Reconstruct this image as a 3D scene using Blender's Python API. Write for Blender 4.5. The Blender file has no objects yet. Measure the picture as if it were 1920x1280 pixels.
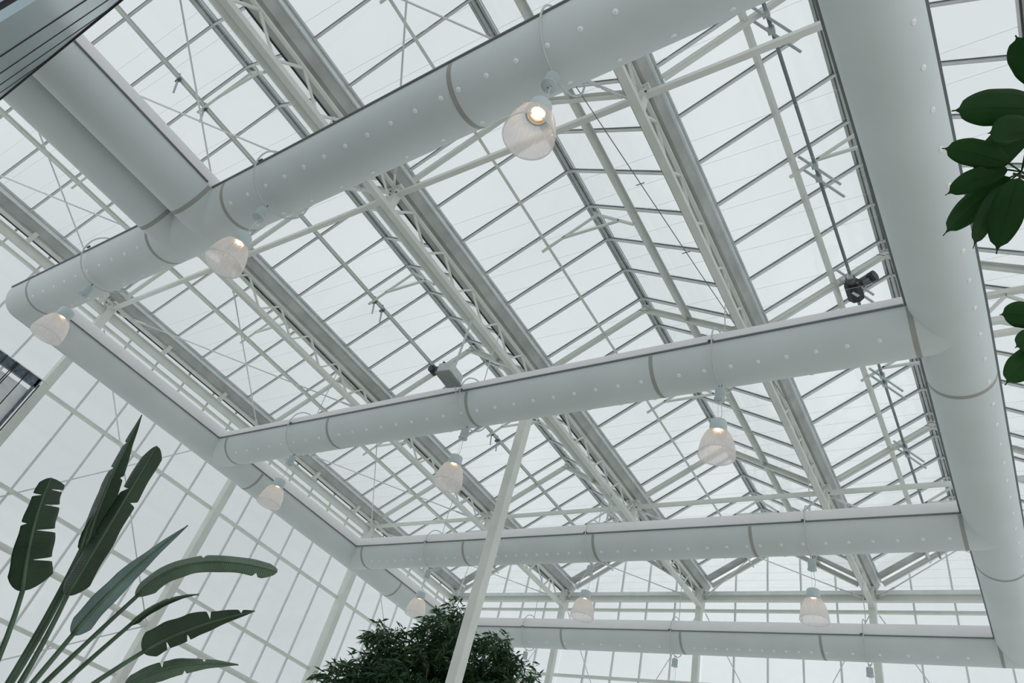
import bpy, math, random
from mathutils import Vector, Matrix
random.seed(7)
sc = bpy.context.scene
COL = sc.collection
S = 10.116                     # metres from the camera's eye level up to the gutter edge

# ---------------------------------------------------------------- camera
CR = [[0.8337481, 0.5002657, 0.2336627], [-0.1913789, 0.6587894, -0.7275786], [-0.5179172, 0.5618992, 0.6450047]]
FPX = 1310.39
cam_d = bpy.data.cameras.new('camera'); cam = bpy.data.objects.new('camera', cam_d); COL.objects.link(cam)
cam_d.sensor_width = 36; cam_d.lens = FPX / 1920 * 36; cam_d.clip_start = .05; cam_d.clip_end = 400
rt, dn, fw = (Vector(r) for r in CR)
m = Matrix.Identity(4)
for i in range(3):
    m[i][0] = rt[i]; m[i][1] = -dn[i]; m[i][2] = -fw[i]
cam.matrix_world = m
sc.camera = cam

def ray(px, py):
    """unit direction of the photograph's pixel, in the world"""
    v = rt * (px - 960) + dn * (py - 640) + fw * FPX
    return v.normalized()

# ---------------------------------------------------------------- world: plain overcast sky
wd = bpy.data.worlds.new('overcast'); sc.world = wd; wd.use_nodes = True
nt = wd.node_tree; nt.nodes.clear()
out = nt.nodes.new('ShaderNodeOutputWorld'); bg = nt.nodes.new('ShaderNodeBackground')
tc = nt.nodes.new('ShaderNodeTexCoord')
noi = nt.nodes.new('ShaderNodeTexNoise'); noi.inputs['Scale'].default_value = 2.2; noi.inputs['Detail'].default_value = 2; noi.inputs['Roughness'].default_value = .5
rmp = nt.nodes.new('ShaderNodeValToRGB')
rmp.color_ramp.elements[0].position = .3; rmp.color_ramp.elements[0].color = (.66, .69, .72, 1)
rmp.color_ramp.elements[1].position = .7; rmp.color_ramp.elements[1].color = (.80, .825, .845, 1)
nt.links.new(tc.outputs['Generated'], noi.inputs['Vector']); nt.links.new(noi.outputs['Fac'], rmp.inputs['Fac'])
# a broad, slightly darker bank of cloud beyond the left glass wall
nrm = nt.nodes.new('ShaderNodeVectorMath'); nrm.operation = 'DOT_PRODUCT'; nrm.inputs[1].default_value = (-.90, .38, .20)
nt.links.new(tc.outputs['Generated'], nrm.inputs[0])
bank = nt.nodes.new('ShaderNodeMapRange'); bank.interpolation_type = 'SMOOTHSTEP'
bank.inputs[1].default_value = .84; bank.inputs[2].default_value = 1.0; bank.inputs[3].default_value = 1.0; bank.inputs[4].default_value = .80
nt.links.new(nrm.outputs['Value'], bank.inputs[0])
mul = nt.nodes.new('ShaderNodeVectorMath'); mul.operation = 'SCALE'
nt.links.new(rmp.outputs['Color'], mul.inputs[0]); nt.links.new(bank.outputs[0], mul.inputs['Scale'])
nt.links.new(mul.outputs[0], bg.inputs['Color']); bg.inputs['Strength'].default_value = 1.10
nt.links.new(bg.outputs[0], out.inputs[0])
sc.view_settings.view_transform = 'Standard'; sc.view_settings.look = 'None'
sc.view_settings.gamma = 1; sc.view_settings.use_curve_mapping = False
sc.view_settings.exposure = 0.0
sc.cycles.max_bounces = 5; sc.cycles.diffuse_bounces = 3; sc.cycles.glossy_bounces = 2; sc.cycles.transmission_bounces = 2
sc.cycles.adaptive_threshold = .03

# ---------------------------------------------------------------- materials
def mat(name, col, rough=.5, metal=0, vary=.06, vscale=3.0, bump=0, bscale=40, stretch=None, spec=.5):
    m = bpy.data.materials.new(name); m.use_nodes = True
    t = m.node_tree; b = t.nodes['Principled BSDF']
    b.inputs['Roughness'].default_value = rough; b.inputs['Metallic'].default_value = metal
    b.inputs['Specular IOR Level'].default_value = spec
    co = t.nodes.new('ShaderNodeTexCoord'); src = co.outputs['Object']
    if stretch:
        mp = t.nodes.new('ShaderNodeMapping'); mp.inputs['Scale'].default_value = stretch
        t.links.new(src, mp.inputs['Vector']); src = mp.outputs['Vector']
    n = t.nodes.new('ShaderNodeTexNoise'); n.inputs['Scale'].default_value = vscale; n.inputs['Detail'].default_value = 2
    t.links.new(src, n.inputs['Vector'])
    r = t.nodes.new('ShaderNodeValToRGB')
    r.color_ramp.elements[0].position = .3; r.color_ramp.elements[1].position = .7
    r.color_ramp.elements[0].color = tuple(c * (1 - vary) for c in col) + (1,)
    r.color_ramp.elements[1].color = tuple(min(1, c * (1 + vary)) for c in col) + (1,)
    t.links.new(n.outputs['Fac'], r.inputs['Fac']); t.links.new(r.outputs['Color'], b.inputs['Base Color'])
    if bump:
        n2 = t.nodes.new('ShaderNodeTexNoise'); n2.inputs['Scale'].default_value = bscale; n2.inputs['Detail'].default_value = 3
        t.links.new(src, n2.inputs['Vector'])
        bp = t.nodes.new('ShaderNodeBump'); bp.inputs['Strength'].default_value = bump; bp.inputs['Distance'].default_value = .02
        t.links.new(n2.outputs['Fac'], bp.inputs['Height']); t.links.new(bp.outputs['Normal'], b.inputs['Normal'])
    return m

M = {}
M['paint'] = mat('white_frame_paint', (.76, .78, .73), .45, 0, .04)
M['alu'] = mat('aluminium_bar', (.74, .76, .755), .38, .1, .06)
M['ridge'] = mat('ridge_profile', (.58, .61, .605), .4, .1, .08)
M['galv'] = mat('galvanised_gutter', (.46, .475, .455), .42, .3, .16, 2.2)
M['lip'] = mat('bright_gutter_lip', (.80, .85, .85), .35, .2, .06)
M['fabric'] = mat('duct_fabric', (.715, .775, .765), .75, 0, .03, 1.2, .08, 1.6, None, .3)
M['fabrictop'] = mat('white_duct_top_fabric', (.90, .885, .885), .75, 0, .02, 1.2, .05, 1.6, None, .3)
M['band'] = mat('duct_joint_band', (.40, .41, .38), .8, 0, .08)
M['rail'] = mat('duct_rail', (.20, .22, .22), .5, .2, .08)
M['nozzle'] = mat('white_nozzle', (.97, .98, .98), .4, 0, .01)
M['gasket'] = mat('black_gasket', (.05, .055, .06), .6, 0, .1)
M['cable'] = mat('light_grey_cable', (.62, .65, .64), .5, 0, .03)
M['rod'] = mat('steel_rod', (.78, .79, .77), .45, .2, .05)
M['dark_rod'] = mat('dark_steel_shaft', (.24, .26, .27), .4, .5, .1)
M['zinc'] = mat('zinc_rack', (.50, .57, .58), .35, .5, .1)
M['wire'] = mat('thin_wire', (.74, .76, .76), .5, 0, .02)
M['lampbody'] = mat('lamp_body_grey', (.60, .69, .70), .45, 0, .03)
M['black'] = mat('black_motor', (.02, .022, .025), .45, 0, .2)
M['motorgrey'] = mat('motor_grey', (.13, .14, .14), .45, .3, .15)
M['whiteplastic'] = mat('grey_white_plastic', (.62, .66, .65), .5, 0, .04)
M['boxunder'] = mat('sensor_box_base', (.27, .30, .29), .6, 0, .06)
M['clad'] = mat('metal_cladding', (.36, .44, .47), .30, .8, .05, .6)
M['trim'] = mat('black_trim', (.008, .009, .012), .4, 0, .1)
M['floor'] = mat('paved_floor', (.58, .57, .53), .8, 0, .3, .35, .2, 6)
M['navy'] = mat('blue_grey_steel', (.11, .15, .18), .5, .2, .45, 9)
M['board'] = mat('pale_board', (.86, .87, .87), .7, 0, .08, 5)
M['bark'] = mat('bark', (.09, .07, .05), .9, 0, .3, 12, .4, 30)
M['bolt'] = mat('bolt_steel', (.10, .10, .10), .4, .4, .1)

def facing(t, lo, hi, power):
    """reflectance that grows towards grazing angles, the same on both faces of a thin sheet"""
    lw = t.nodes.new('ShaderNodeLayerWeight'); lw.inputs[0].default_value = .5
    pw = t.nodes.new('ShaderNodeMath'); pw.operation = 'POWER'; pw.inputs[1].default_value = power
    mr = t.nodes.new('ShaderNodeMapRange'); mr.inputs[3].default_value = lo; mr.inputs[4].default_value = hi
    t.links.new(lw.outputs['Facing'], pw.inputs[0]); t.links.new(pw.outputs[0], mr.inputs[0]); return mr.outputs[0]
def glass_mat():
    m = bpy.data.materials.new('greenhouse_glass'); m.use_nodes = True
    t = m.node_tree; t.nodes.clear()
    o = t.nodes.new('ShaderNodeOutputMaterial'); tr = t.nodes.new('ShaderNodeBsdfTransparent'); tr.inputs[0].default_value = (.95, .968, .965, 1)
    gl = t.nodes.new('ShaderNodeBsdfGlossy'); gl.inputs['Roughness'].default_value = .04
    lf = facing(t, .03, .55, 4)
    mx = t.nodes.new('ShaderNodeMixShader')
    t.links.new(lf, mx.inputs[0]); t.links.new(tr.outputs[0], mx.inputs[1]); t.links.new(gl.outputs[0], mx.inputs[2])
    df = t.nodes.new('ShaderNodeBsdfTranslucent'); df.inputs[0].default_value = (.85, .88, .88, 1)
    co = t.nodes.new('ShaderNodeTexCoord'); n = t.nodes.new('ShaderNodeTexNoise'); n.inputs['Scale'].default_value = 1.7; n.inputs['Detail'].default_value = 1
    t.links.new(co.outputs['Object'], n.inputs['Vector'])
    mp = t.nodes.new('ShaderNodeMapRange'); mp.inputs[3].default_value = .02; mp.inputs[4].default_value = .08
    t.links.new(n.outputs['Fac'], mp.inputs[0])
    m2 = t.nodes.new('ShaderNodeMixShader'); t.links.new(mp.outputs[0], m2.inputs[0])
    t.links.new(mx.outputs[0], m2.inputs[1]); t.links.new(df.outputs[0], m2.inputs[2]); t.links.new(m2.outputs[0], o.inputs[0])
    return m
M['glass'] = glass_mat()

def shade_mat():
    m = bpy.data.materials.new('prismatic_lamp_shade'); m.use_nodes = True
    t = m.node_tree; t.nodes.clear()
    o = t.nodes.new('ShaderNodeOutputMaterial')
    tr = t.nodes.new('ShaderNodeBsdfTransparent'); tr.inputs[0].default_value = (.98, .98, .985, 1)
    tl = t.nodes.new('ShaderNodeBsdfTranslucent'); tl.inputs[0].default_value = (.97, .97, .98, 1)
    df = t.nodes.new('ShaderNodeBsdfDiffuse'); df.inputs[0].default_value = (.93, .93, .94, 1)
    gl = t.nodes.new('ShaderNodeBsdfGlossy'); gl.inputs['Roughness'].default_value = .12
    a = t.nodes.new('ShaderNodeMixShader'); a.inputs[0].default_value = .42
    t.links.new(tl.outputs[0], a.inputs[1]); t.links.new(df.outputs[0], a.inputs[2])
    b = t.nodes.new('ShaderNodeMixShader'); b.inputs[0].default_value = .48
    t.links.new(tr.outputs[0], b.inputs[1]); t.links.new(a.outputs[0], b.inputs[2])
    c = t.nodes.new('ShaderNodeMixShader'); f = facing(t, .03, .4, 4)
    t.links.new(f, c.inputs[0]); t.links.new(b.outputs[0], c.inputs[1]); t.links.new(gl.outputs[0], c.inputs[2])
    t.links.new(c.outputs[0], o.inputs[0])
    return m
M['shade'] = shade_mat()

def emit_mat(name, col, s):
    m = bpy.data.materials.new(name); m.use_nodes = True; b = m.node_tree.nodes['Principled BSDF']
    b.inputs['Base Color'].default_value = (.9, .8, .6, 1)
    b.inputs['Emission Color'].default_value = col + (1,); b.inputs['Emission Strength'].default_value = s
    return m
M['bulb'] = emit_mat('warm_bulb', (1, .68, .36), 26)
M['reflector'] = mat('lamp_reflector', (.80, .72, .62), .3, .4, .03)

def leaf_mat(name, col, trans, back=None, rough=.4, vein=0, spec=.4):
    m = bpy.data.materials.new(name); m.use_nodes = True
    t = m.node_tree; b = t.nodes['Principled BSDF']; o = t.nodes['Material Output']
    b.inputs['Roughness'].default_value = rough; b.inputs['Specular IOR Level'].default_value = spec
    co = t.nodes.new('ShaderNodeTexCoord'); n = t.nodes.new('ShaderNodeTexNoise'); n.inputs['Scale'].default_value = 6; n.inputs['Detail'].default_value = 4
    t.links.new(co.outputs['Object'], n.inputs['Vector'])
    r = t.nodes.new('ShaderNodeValToRGB'); r.color_ramp.elements[0].position = .3; r.color_ramp.elements[1].position = .75
    r.color_ramp.elements[0].color = tuple(c * .75 for c in col) + (1,); r.color_ramp.elements[1].color = tuple(c * 1.25 for c in col) + (1,)
    t.links.new(n.outputs['Fac'], r.inputs['Fac']); t.links.new(r.outputs['Color'], b.inputs['Base Color'])
    if vein:
        uv = t.nodes.new('ShaderNodeUVMap'); w = t.nodes.new('ShaderNodeTexWave'); w.inputs['Scale'].default_value = vein; w.bands_direction = 'X'
        w.inputs['Distortion'].default_value = .6
        t.links.new(uv.outputs[0], w.inputs['Vector'])
        bp = t.nodes.new('ShaderNodeBump'); bp.inputs['Strength'].default_value = .35; bp.inputs['Distance'].default_value = .006
        t.links.new(w.outputs['Fac'], bp.inputs['Height']); t.links.new(bp.outputs[0], b.inputs['Normal'])
    tl = t.nodes.new('ShaderNodeBsdfTranslucent'); tl.inputs[0].default_value = trans + (1,)
    mx = t.nodes.new('ShaderNodeAddShader'); t.links.new(b.outputs[0], mx.inputs[0]); t.links.new(tl.outputs[0], mx.inputs[1])
    t.links.new(mx.outputs[0], o.inputs[0])
    return m
M['strel'] = leaf_mat('banana_like_leaf', (.030, .060, .026), (.010, .032, .005), rough=.34, vein=26)
M['strelpale'] = leaf_mat('pale_leaf', (.13, .20, .18), (.01, .03, .012), rough=.4, vein=26)
M['strelsheen'] = leaf_mat('paler_sheen_leaf', (.10, .16, .095), (.010, .032, .005), rough=.36, vein=26)  # paler leaf tops, with the sky's sheen on them painted into the colour
M['stalk'] = leaf_mat('leaf_stalk', (.075, .13, .075), (.0, .0, .0), rough=.4)
M['dryedge'] = mat('dry_brown_leaf', (.16, .13, .07), .8, 0, .3, 20)
M['glossleaf'] = leaf_mat('broad_glossy_leaf', (.013, .050, .010), (.016, .095, .008), rough=.5, spec=.2)
M['treeleaf'] = leaf_mat('narrow_tree_leaf', (.022, .060, .020), (.008, .028, .006), rough=.38)

# ---------------------------------------------------------------- mesh helpers
def P(x, y, z): return Vector((x * S, y * S, z * S))

class MB:
    def __init__(s): s.v = []; s.f = []; s.uv = None
    def add(s, vs, fs):
        o = len(s.v); s.v += [tuple(a) for a in vs]; s.f += [tuple(i + o for i in f) for f in fs]; return s
    def beam(s, p, q, w, h, up=(0, 0, 1), off=(0, 0)):
        """box from p to q; w across, h along up; off shifts (across, up)"""
        p = Vector(p); q = Vector(q); d = (q - p).normalized(); up = Vector(up)
        a = d.cross(up)
        if a.length < 1e-6: a = d.cross(Vector((1, 0, 0)))
        a.normalize(); u = a.cross(d).normalized()
        c = a * off[0] + u * off[1]
        vs = []
        for e in (p, q):
            for sx, sy in ((-1, -1), (1, -1), (1, 1), (-1, 1)):
                vs.append(e + c + a * sx * w / 2 + u * sy * h / 2)
        return s.add(vs, [(0, 1, 2, 3), (7, 6, 5, 4), (0, 4, 5, 1), (1, 5, 6, 2), (2, 6, 7, 3), (3, 7, 4, 0)])
    def box(s, c, sx, sy, sz):
        c = Vector(c); return s.beam(c - Vector((0, sy / 2, 0)), c + Vector((0, sy / 2, 0)), sx, sz)
    def sweep(s, pts, prof, closed=False, cap=True, up=(0, 0, 1)):
        """sweep a 2-D profile (across, up) along pts"""
        pts = [Vector(p) for p in pts]; n = len(pts); k = len(prof); vs = []
        for i, p in enumerate(pts):
            if closed: d = pts[(i + 1) % n] - pts[i - 1]
            else: d = pts[min(i + 1, n - 1)] - pts[max(i - 1, 0)]
            d.normalize(); u0 = Vector(up)
            a = d.cross(u0)
            if a.length < 1e-4: a = d.cross(Vector((.3, 1, 0)))
            a.normalize(); u = a.cross(d).normalized()
            vs += [p + a * x + u * y for x, y in prof]
        fs = []
        for i in range(n if closed else n - 1):
            j = (i + 1) % n
            for t in range(k):
                r = (t + 1) % k; fs.append((i * k + t, i * k + r, j * k + r, j * k + t))
        if cap and not closed:
            fs.append(tuple(reversed(range(k)))); fs.append(tuple((n - 1) * k + t for t in range(k)))
        return s.add(vs, fs)
    def tube(s, pts, r, n=10, closed=False, cap=True, up=(0, 0, 1)):
        return s.sweep(pts, [(r * math.cos(2 * math.pi * i / n), r * math.sin(2 * math.pi * i / n)) for i in range(n)], closed, cap, up)
    def taper(s, pts, rs, n=8):
        pts = [Vector(p) for p in pts]; vs = []; N = len(pts)
        for i, p in enumerate(pts):
            d = (pts[min(i + 1, N - 1)] - pts[max(i - 1, 0)]).normalized()
            a = d.cross(Vector((.13, .27, .95))); a.normalize(); u = a.cross(d)
            vs += [p + (a * math.cos(2 * math.pi * k / n) + u * math.sin(2 * math.pi * k / n)) * rs[i] for k in range(n)]
        fs = [(i * n + k, i * n + (k + 1) % n, (i + 1) * n + (k + 1) % n, (i + 1) * n + k) for i in range(N - 1) for k in range(n)]
        fs += [tuple(reversed(range(n))), tuple((N - 1) * n + k for k in range(n))]
        return s.add(vs, fs)
    def lathe(s, prof, n=32, c=(0, 0, 0), rib=0, cap=False):
        """prof: (radius, z); optional ribs on the radius"""
        c = Vector(c); vs = []
        for r, z in prof:
            for i in range(n):
                rr = r + (rib if i % 2 else -rib) * (1 if r > .1 else 0)
                a = 2 * math.pi * i / n; vs.append(c + Vector((rr * math.cos(a), rr * math.sin(a), z)))
        k = len(prof)
        fs = [(i * n + t, i * n + (t + 1) % n, (i + 1) * n + (t + 1) % n, (i + 1) * n + t) for i in range(k - 1) for t in range(n)]
        if cap: fs += [tuple(reversed(range(n))), tuple((k - 1) * n + t for t in range(n))]
        return s.add(vs, fs)
    def sphere(s, c, r, n=14, sc3=(1, 1, 1)):
        c = Vector(c); vs = []; fs = []; h = n // 2
        for i in range(h + 1):
            a = math.pi * i / h
            for j in range(n):
                b = 2 * math.pi * j / n
                vs.append(c + Vector((math.sin(a) * math.cos(b) * sc3[0], math.sin(a) * math.sin(b) * sc3[1], math.cos(a) * sc3[2])) * r)
        for i in range(h):
            for j in range(n): fs.append((i * n + j, (i + 1) * n + j, (i + 1) * n + (j + 1) % n, i * n + (j + 1) % n))
        return s.add(vs, fs)
    def mesh(s, name, material, smooth=False):
        me = bpy.data.meshes.new(name); me.from_pydata(s.v, [], s.f)
        for mm in (material if isinstance(material, (list, tuple)) else [material]): me.materials.append(mm)
        if smooth:
            for p in me.polygons: p.use_smooth = len(p.vertices) <= 4
        me.update(); return me
    def build(s, name, material, parent=None, smooth=False):
        return link(name, s.mesh(name, material, smooth), parent)

def link(name, me, parent=None, loc=None):
    o = bpy.data.objects.new(name, me); COL.objects.link(o)
    if loc is not None: o.location = loc
    if parent is not None:
        o.parent = parent
        if loc is None: o.matrix_parent_inverse = Matrix.Translation(WORLDLOC.get(parent.name, (0, 0, 0))).inverted()
    return o
WORLDLOC = {}
def empty(name, loc):
    o = bpy.data.objects.new(name, None); COL.objects.link(o); o.location = loc; o.empty_display_size = .2
    WORLDLOC[o.name] = Vector(loc); return o
def tag(o, label=None, cat=None, group=None, kind=None):
    if label: o['label'] = label
    if cat: o['category'] = cat
    if group: o['group'] = group
    if kind: o['kind'] = kind
    return o
def copy_tree(o, parent=None):
    c = o.copy(); COL.objects.link(c)
    if parent is not None: c.parent = parent
    for ch in list(o.children): copy_tree(ch, c)
    return c

# ---------------------------------------------------------------- main dimensions (fractions of S)
GUT = [-1.724, -1.2495, -.775, -.3005, .174]           # gutter centre lines
FR = [-.636, -.104, .428, .960, 1.492, 2.012]           # portal frames along Y
LIP, RISE, HALF = .022, .128, .23725
BAR0, BARP = .152, .0877                                # glazing bars along Y
Y0, Y1 = FR[0], 2.03
GROUND = -1.6 / S
slope = Vector((HALF - LIP, 0, RISE)).normalized()
NL = Vector((-slope.z, 0, slope.x)); NR = Vector((slope.z, 0, slope.x))   # outward normals of a left / right slope

def roofpt(g, dx, y, drop=0.):
    """point on the glass at distance dx from gutter centre g (0..2*HALF); drop metres below it, square to the slope"""
    if dx <= HALF: p = P(g + dx, y, 1.002 + RISE * (dx - LIP) / (HALF - LIP)); n = NL
    else: p = P(g + dx, y, 1.002 + RISE * (2 * HALF - dx - LIP) / (HALF - LIP)); n = NR
    return p - n * drop

# ================================================================ SETTING
fl = MB().add([(-20, -14, -1.6), (14, -14, -1.6), (14, 24, -1.6), (-20, 24, -1.6), (-20, -14, -1.8), (14, -14, -1.8), (14, 24, -1.8), (-20, 24, -1.8)],
              [(0, 1, 2, 3), (7, 6, 5, 4), (0, 4, 5, 1), (1, 5, 6, 2), (2, 6, 7, 3), (3, 7, 4, 0)]).build('floor', M['floor'])
tag(fl, 'grey-green greenhouse ground far below the ducts', 'floor', kind='structure')

ceil = empty('ceiling', (0, 0, 0))
tag(ceil, 'pitched glass greenhouse roof of clear panes in slim bars', 'glass roof', kind='structure')
# panes and bars, one slope at a time
def slope_piece(a, b, w, h, drop, n):
    return MB().beam(a - n * drop, b - n * drop, w, h, up=n)
pane_L = slope_piece(roofpt(0, LIP, 0), roofpt(0, HALF - .004, 0), BARP * S - .03, .006, 0, NL).mesh('pane_left_slope', M['glass'])
pane_R = slope_piece(roofpt(0, HALF + .004, 0), roofpt(0, 2 * HALF - LIP, 0), BARP * S - .03, .006, 0, NR).mesh('pane_right_slope', M['glass'])
def bar_mesh(a, b, n, name):
    mb = MB().beam(a, b, .052, .03, up=n, off=(0, -.018)).beam(a, b, .03, .05, up=n, off=(0, -.055))
    me = mb.mesh(name, [M['alu'], M['gasket']])
    k = len(me.polygons)
    mb.beam(a, b, .008, .012, up=n, off=(.028, -.030)).beam(a, b, .006, .006, up=n, off=(-.012, -.0335))
    me = mb.mesh(name, [M['alu'], M['gasket']])
    for p in me.polygons[k:]: p.material_index = 1
    return me
bar_L = bar_mesh(roofpt(0, LIP, 0), roofpt(0, HALF - .004, 0), NL, 'bar_left_slope')
bar_R = bar_mesh(roofpt(0, HALF + .004, 0), roofpt(0, 2 * HALF - LIP, 0), NR, 'bar_right_slope')
nrow = range(-9, 22)
for g in GUT[:-1]:
    for k in nrow:
        y = BAR0 + BARP * k
        if y > Y1: continue
        for bm_, pm_ in ((bar_L, pane_L), (bar_R, pane_R)):
            link('glazing_bar', bm_, ceil, (g * S, y * S, 0))
            if y + BARP < Y1 + .02: link('glass_pane', pm_, ceil, (g * S, (y + BARP / 2) * S, 0))
for g in GUT[:-1]:
    # ridge: three parallel profiles
    r = MB(); x = (g + HALF)
    z = 1.13
    r.beam(P(x, Y0, z), P(x, Y1, z), .05, .10, off=(0, -.03))
    r.beam(P(x, Y0, z), P(x, Y1, z), .045, .05, off=(-.075, -.02)); r.beam(P(x, Y0, z), P(x, Y1, z), .045, .05, off=(.075, -.02))
    r.beam(P(x, Y0, z), P(x, Y1, z), .20, .012, off=(0, .03))
    r.build('ridge_beam', M['ridge'], ceil)
    for dx, n in ((.139, NL), (2 * HALF - .126, NR)):
        a, b = roofpt(g, dx, Y0), roofpt(g, dx, Y1)
        q = MB(); q.beam(a, b, .012, .15, up=n, off=(-.022, -.16)).beam(a, b, .055, .012, up=n, off=(0, -.235)).beam(a, b, .055, .012, up=n, off=(0, -.085))
        q.build('purlin', M['paint'], ceil)
    # portal rafters
    for y in FR[1:]:
        for a, b, n in ((roofpt(g, .02, y), roofpt(g, HALF, y), NL), (roofpt(g, 2 * HALF - .02, y), roofpt(g, HALF, y), NR)):
            q = MB().beam(a, b, .07, .012, up=n, off=(0, -.27)).beam(a, b, .07, .012, up=n, off=(0, -.15)).beam(a, b, .012, .12, up=n, off=(.029, -.21))
            q.build('rafter', M['paint'], ceil)
        MB().beam(P(g + HALF, y, 1.105), P(g + HALF, y, 1.128), .05, .05, up=(0, 1, 0)).build('ridge_post', M['paint'], ceil)
    # light A-braces between the frames
    for i in range(1, len(FR) - 1):
        y = (FR[i] + FR[i + 1]) / 2
        ap = roofpt(g, HALF, y, .24); al = roofpt(g, .125, y, .27); ar = roofpt(g, 2 * HALF - .125, y, .27)
        q = MB().beam(ap, al, .045, .045, up=NL).beam(ap, ar, .045, .045, up=NR)
        cl = al.lerp(ap, .38); cr = ar.lerp(ap, .38)
        q.beam(cl, cr, .045, .045); q.beam(ap, P(g + HALF, y, 1.126), .04, .04, up=(0, 1, 0))
        q.build('collar_brace', M['paint'], ceil)
    for a, b, n in ((roofpt(g, LIP, 1.985), roofpt(g, HALF, 1.985), NL), (roofpt(g, 2 * HALF - LIP, 1.985), roofpt(g, HALF, 1.985), NR)):
        MB().beam(a, b, .36, .012, up=n, off=(0, -.10)).build('gable_flashing', M['galv'], ceil)
# one more span beyond the wide duct on the right
g5 = GUT[4]
for k in range(0, 22):
    y = BAR0 + BARP * k
    for bm_, pm_ in ((bar_L, pane_L), (bar_R, pane_R)):
        link('glazing_bar', bm_, ceil, (g5 * S, y * S, 0))
        if y + BARP < Y1 + .02: link('glass_pane', pm_, ceil, (g5 * S, (y + BARP / 2) * S, 0))
r = MB().beam(P(g5 + HALF, .15, 1.13), P(g5 + HALF, Y1, 1.13), .05, .10, off=(0, -.03)).beam(P(g5 + HALF, .15, 1.13), P(g5 + HALF, Y1, 1.13), .20, .012, off=(0, .03))
r.build('ridge_beam', M['ridge'], ceil)
for dx, n in ((.139, NL), (2 * HALF - .126, NR)):
    MB().beam(roofpt(g5, dx, .15), roofpt(g5, dx, Y1), .05, .15, up=n, off=(0, -.16)).build('purlin', M['paint'], ceil)
for y in FR[2:]:
    for a, b, n in ((roofpt(g5, .02, y), roofpt(g5, HALF, y), NL), (roofpt(g5, 2 * HALF - .02, y), roofpt(g5, HALF, y), NR)):
        MB().beam(a, b, .07, .13, up=n, off=(0, -.21)).build('rafter', M['paint'], ceil)
MB().beam(P(g5 + 2 * HALF, .15, .985), P(g5 + 2 * HALF, Y1, .985), .44, .30).build('edge_gutter', M['galv'], ceil)
# horizontal ties at the main frames
for y in (FR[2], FR[3], FR[4]):
    for i in range(4):
        MB().beam(P(GUT[i] + .006, y, .951), P(GUT[i + 1] - .006, y, .951), .09, .09).build('tie_beam', M['paint'], ceil)
# diagonal bracing rods in the gutter plane
def rod(a, b, r=.016):
    a = Vector(a); b = Vector(b); q = MB().tube([a, b], r, 8)
    for e, d in ((a, (b - a).normalized()), (b, (a - b).normalized())):
        q.tube([e + d * .45, e + d * .80], r * 1.8, 8); q.beam(e + d * .1, e + d * .42, .03, .05)
    return q.build('brace_rod', M['rod'], ceil, True)
for i, f in [(0, 1), (1, 1), (2, 1), (0, 2), (0, 3), (0, 4), (1, 4), (2, 4), (3, 4)]:
    a, b, c, d = GUT[i] + .012, GUT[i + 1] - .012, FR[f] + .01, FR[f + 1] - .012
    z2 = .935
    rod(P(a, c, .945), P(b, d, z2)); rod(P(b, c, .948), P(a, d, z2 + .003))
# thin screen wires running across under the glass
for k in range(44):
    y = .03 + k * .0465
    if k % 7 == 3: continue
    MB().tube([P(GUT[0], y, .985), P(GUT[4], y, .985)], .0022, 5).build('screen_wire', M['wire'], ceil)

# ---- left glass wall
XW = -1.752
wl = empty('wall_left', P(XW, 1.0, GROUND)); tag(wl, 'tall glazed side wall of upright panes behind the long duct', 'glass wall', kind='structure')
WY0 = BAR0 - BARP * 3; ncol = 23
rows = [GROUND, .05, .266, .485, .70, .914, .985]
mull = MB().beam((0, 0, GROUND * S), (0, 0, .985 * S), .035, .05, up=(1, 0, 0)).beam((.03, 0, GROUND * S), (.03, 0, .985 * S), .05, .02, up=(1, 0, 0)).mesh('mullion', M['alu'])
for k in range(ncol):
    y = FR[3] + (k - 11) * .0883
    if y > 2.03: break
    o = link('mullion', mull, wl, Vector((XW * S, y * S, 0)) - WORLDLOC[wl.name])
for z0, z1 in zip(rows[:-1], rows[1:]):
    pm = MB().box((0, 0, 0), .006, .0883 * S - .03, (z1 - z0) * S - .02).mesh('wall_pane', M['glass'])
    for k in range(ncol):
        y = FR[3] + (k - 11 + .5) * .0883
        if y > 2.0: break
        link('glass_pane', pm, wl, Vector((XW * S, y * S, (z0 + z1) / 2 * S)) - WORLDLOC[wl.name])
for z in (.266, .485, .70):
    MB().beam(P(XW + .009, -.02, z), P(XW + .009, 2.0, z), .09, .08).build('girt', M['paint'], wl)
MB().tube([P(XW + .022, -.02, .382), P(XW + .022, 2.0, .382)], .07, 14).build('girt_pipe', M['paint'], wl, True)
MB().beam(P(XW + .008, -.02, .914), P(XW + .008, 2.0, .914), .08, .07).build('top_rail', M['paint'], wl)
ib = MB()
ib.beam(P(-1.726, -.1, .926), P(-1.726, 2.0, .926), .14, .015).beam(P(-1.726, -.1, .944), P(-1.726, 2.0, .944), .14, .015).beam(P(-1.726, -.1, .935), P(-1.726, 2.0, .935), .02, .18)
ib.build('eaves_beam', M['paint'], wl)
MB().beam(P(GUT[0] + .002, -.1, .9625), P(GUT[0] + .002, 2.0, .9625), .07, .06).build('eaves_chord', M['paint'], wl)
for k in range(-1, 10):
    y = .395 + .2 * k
    if y < 2: MB().beam(P(-1.726, y, .945), P(-1.712, y, .972), .12, .10, up=(0, 1, 0)).build('eaves_bracket', M['paint'], wl)
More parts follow.
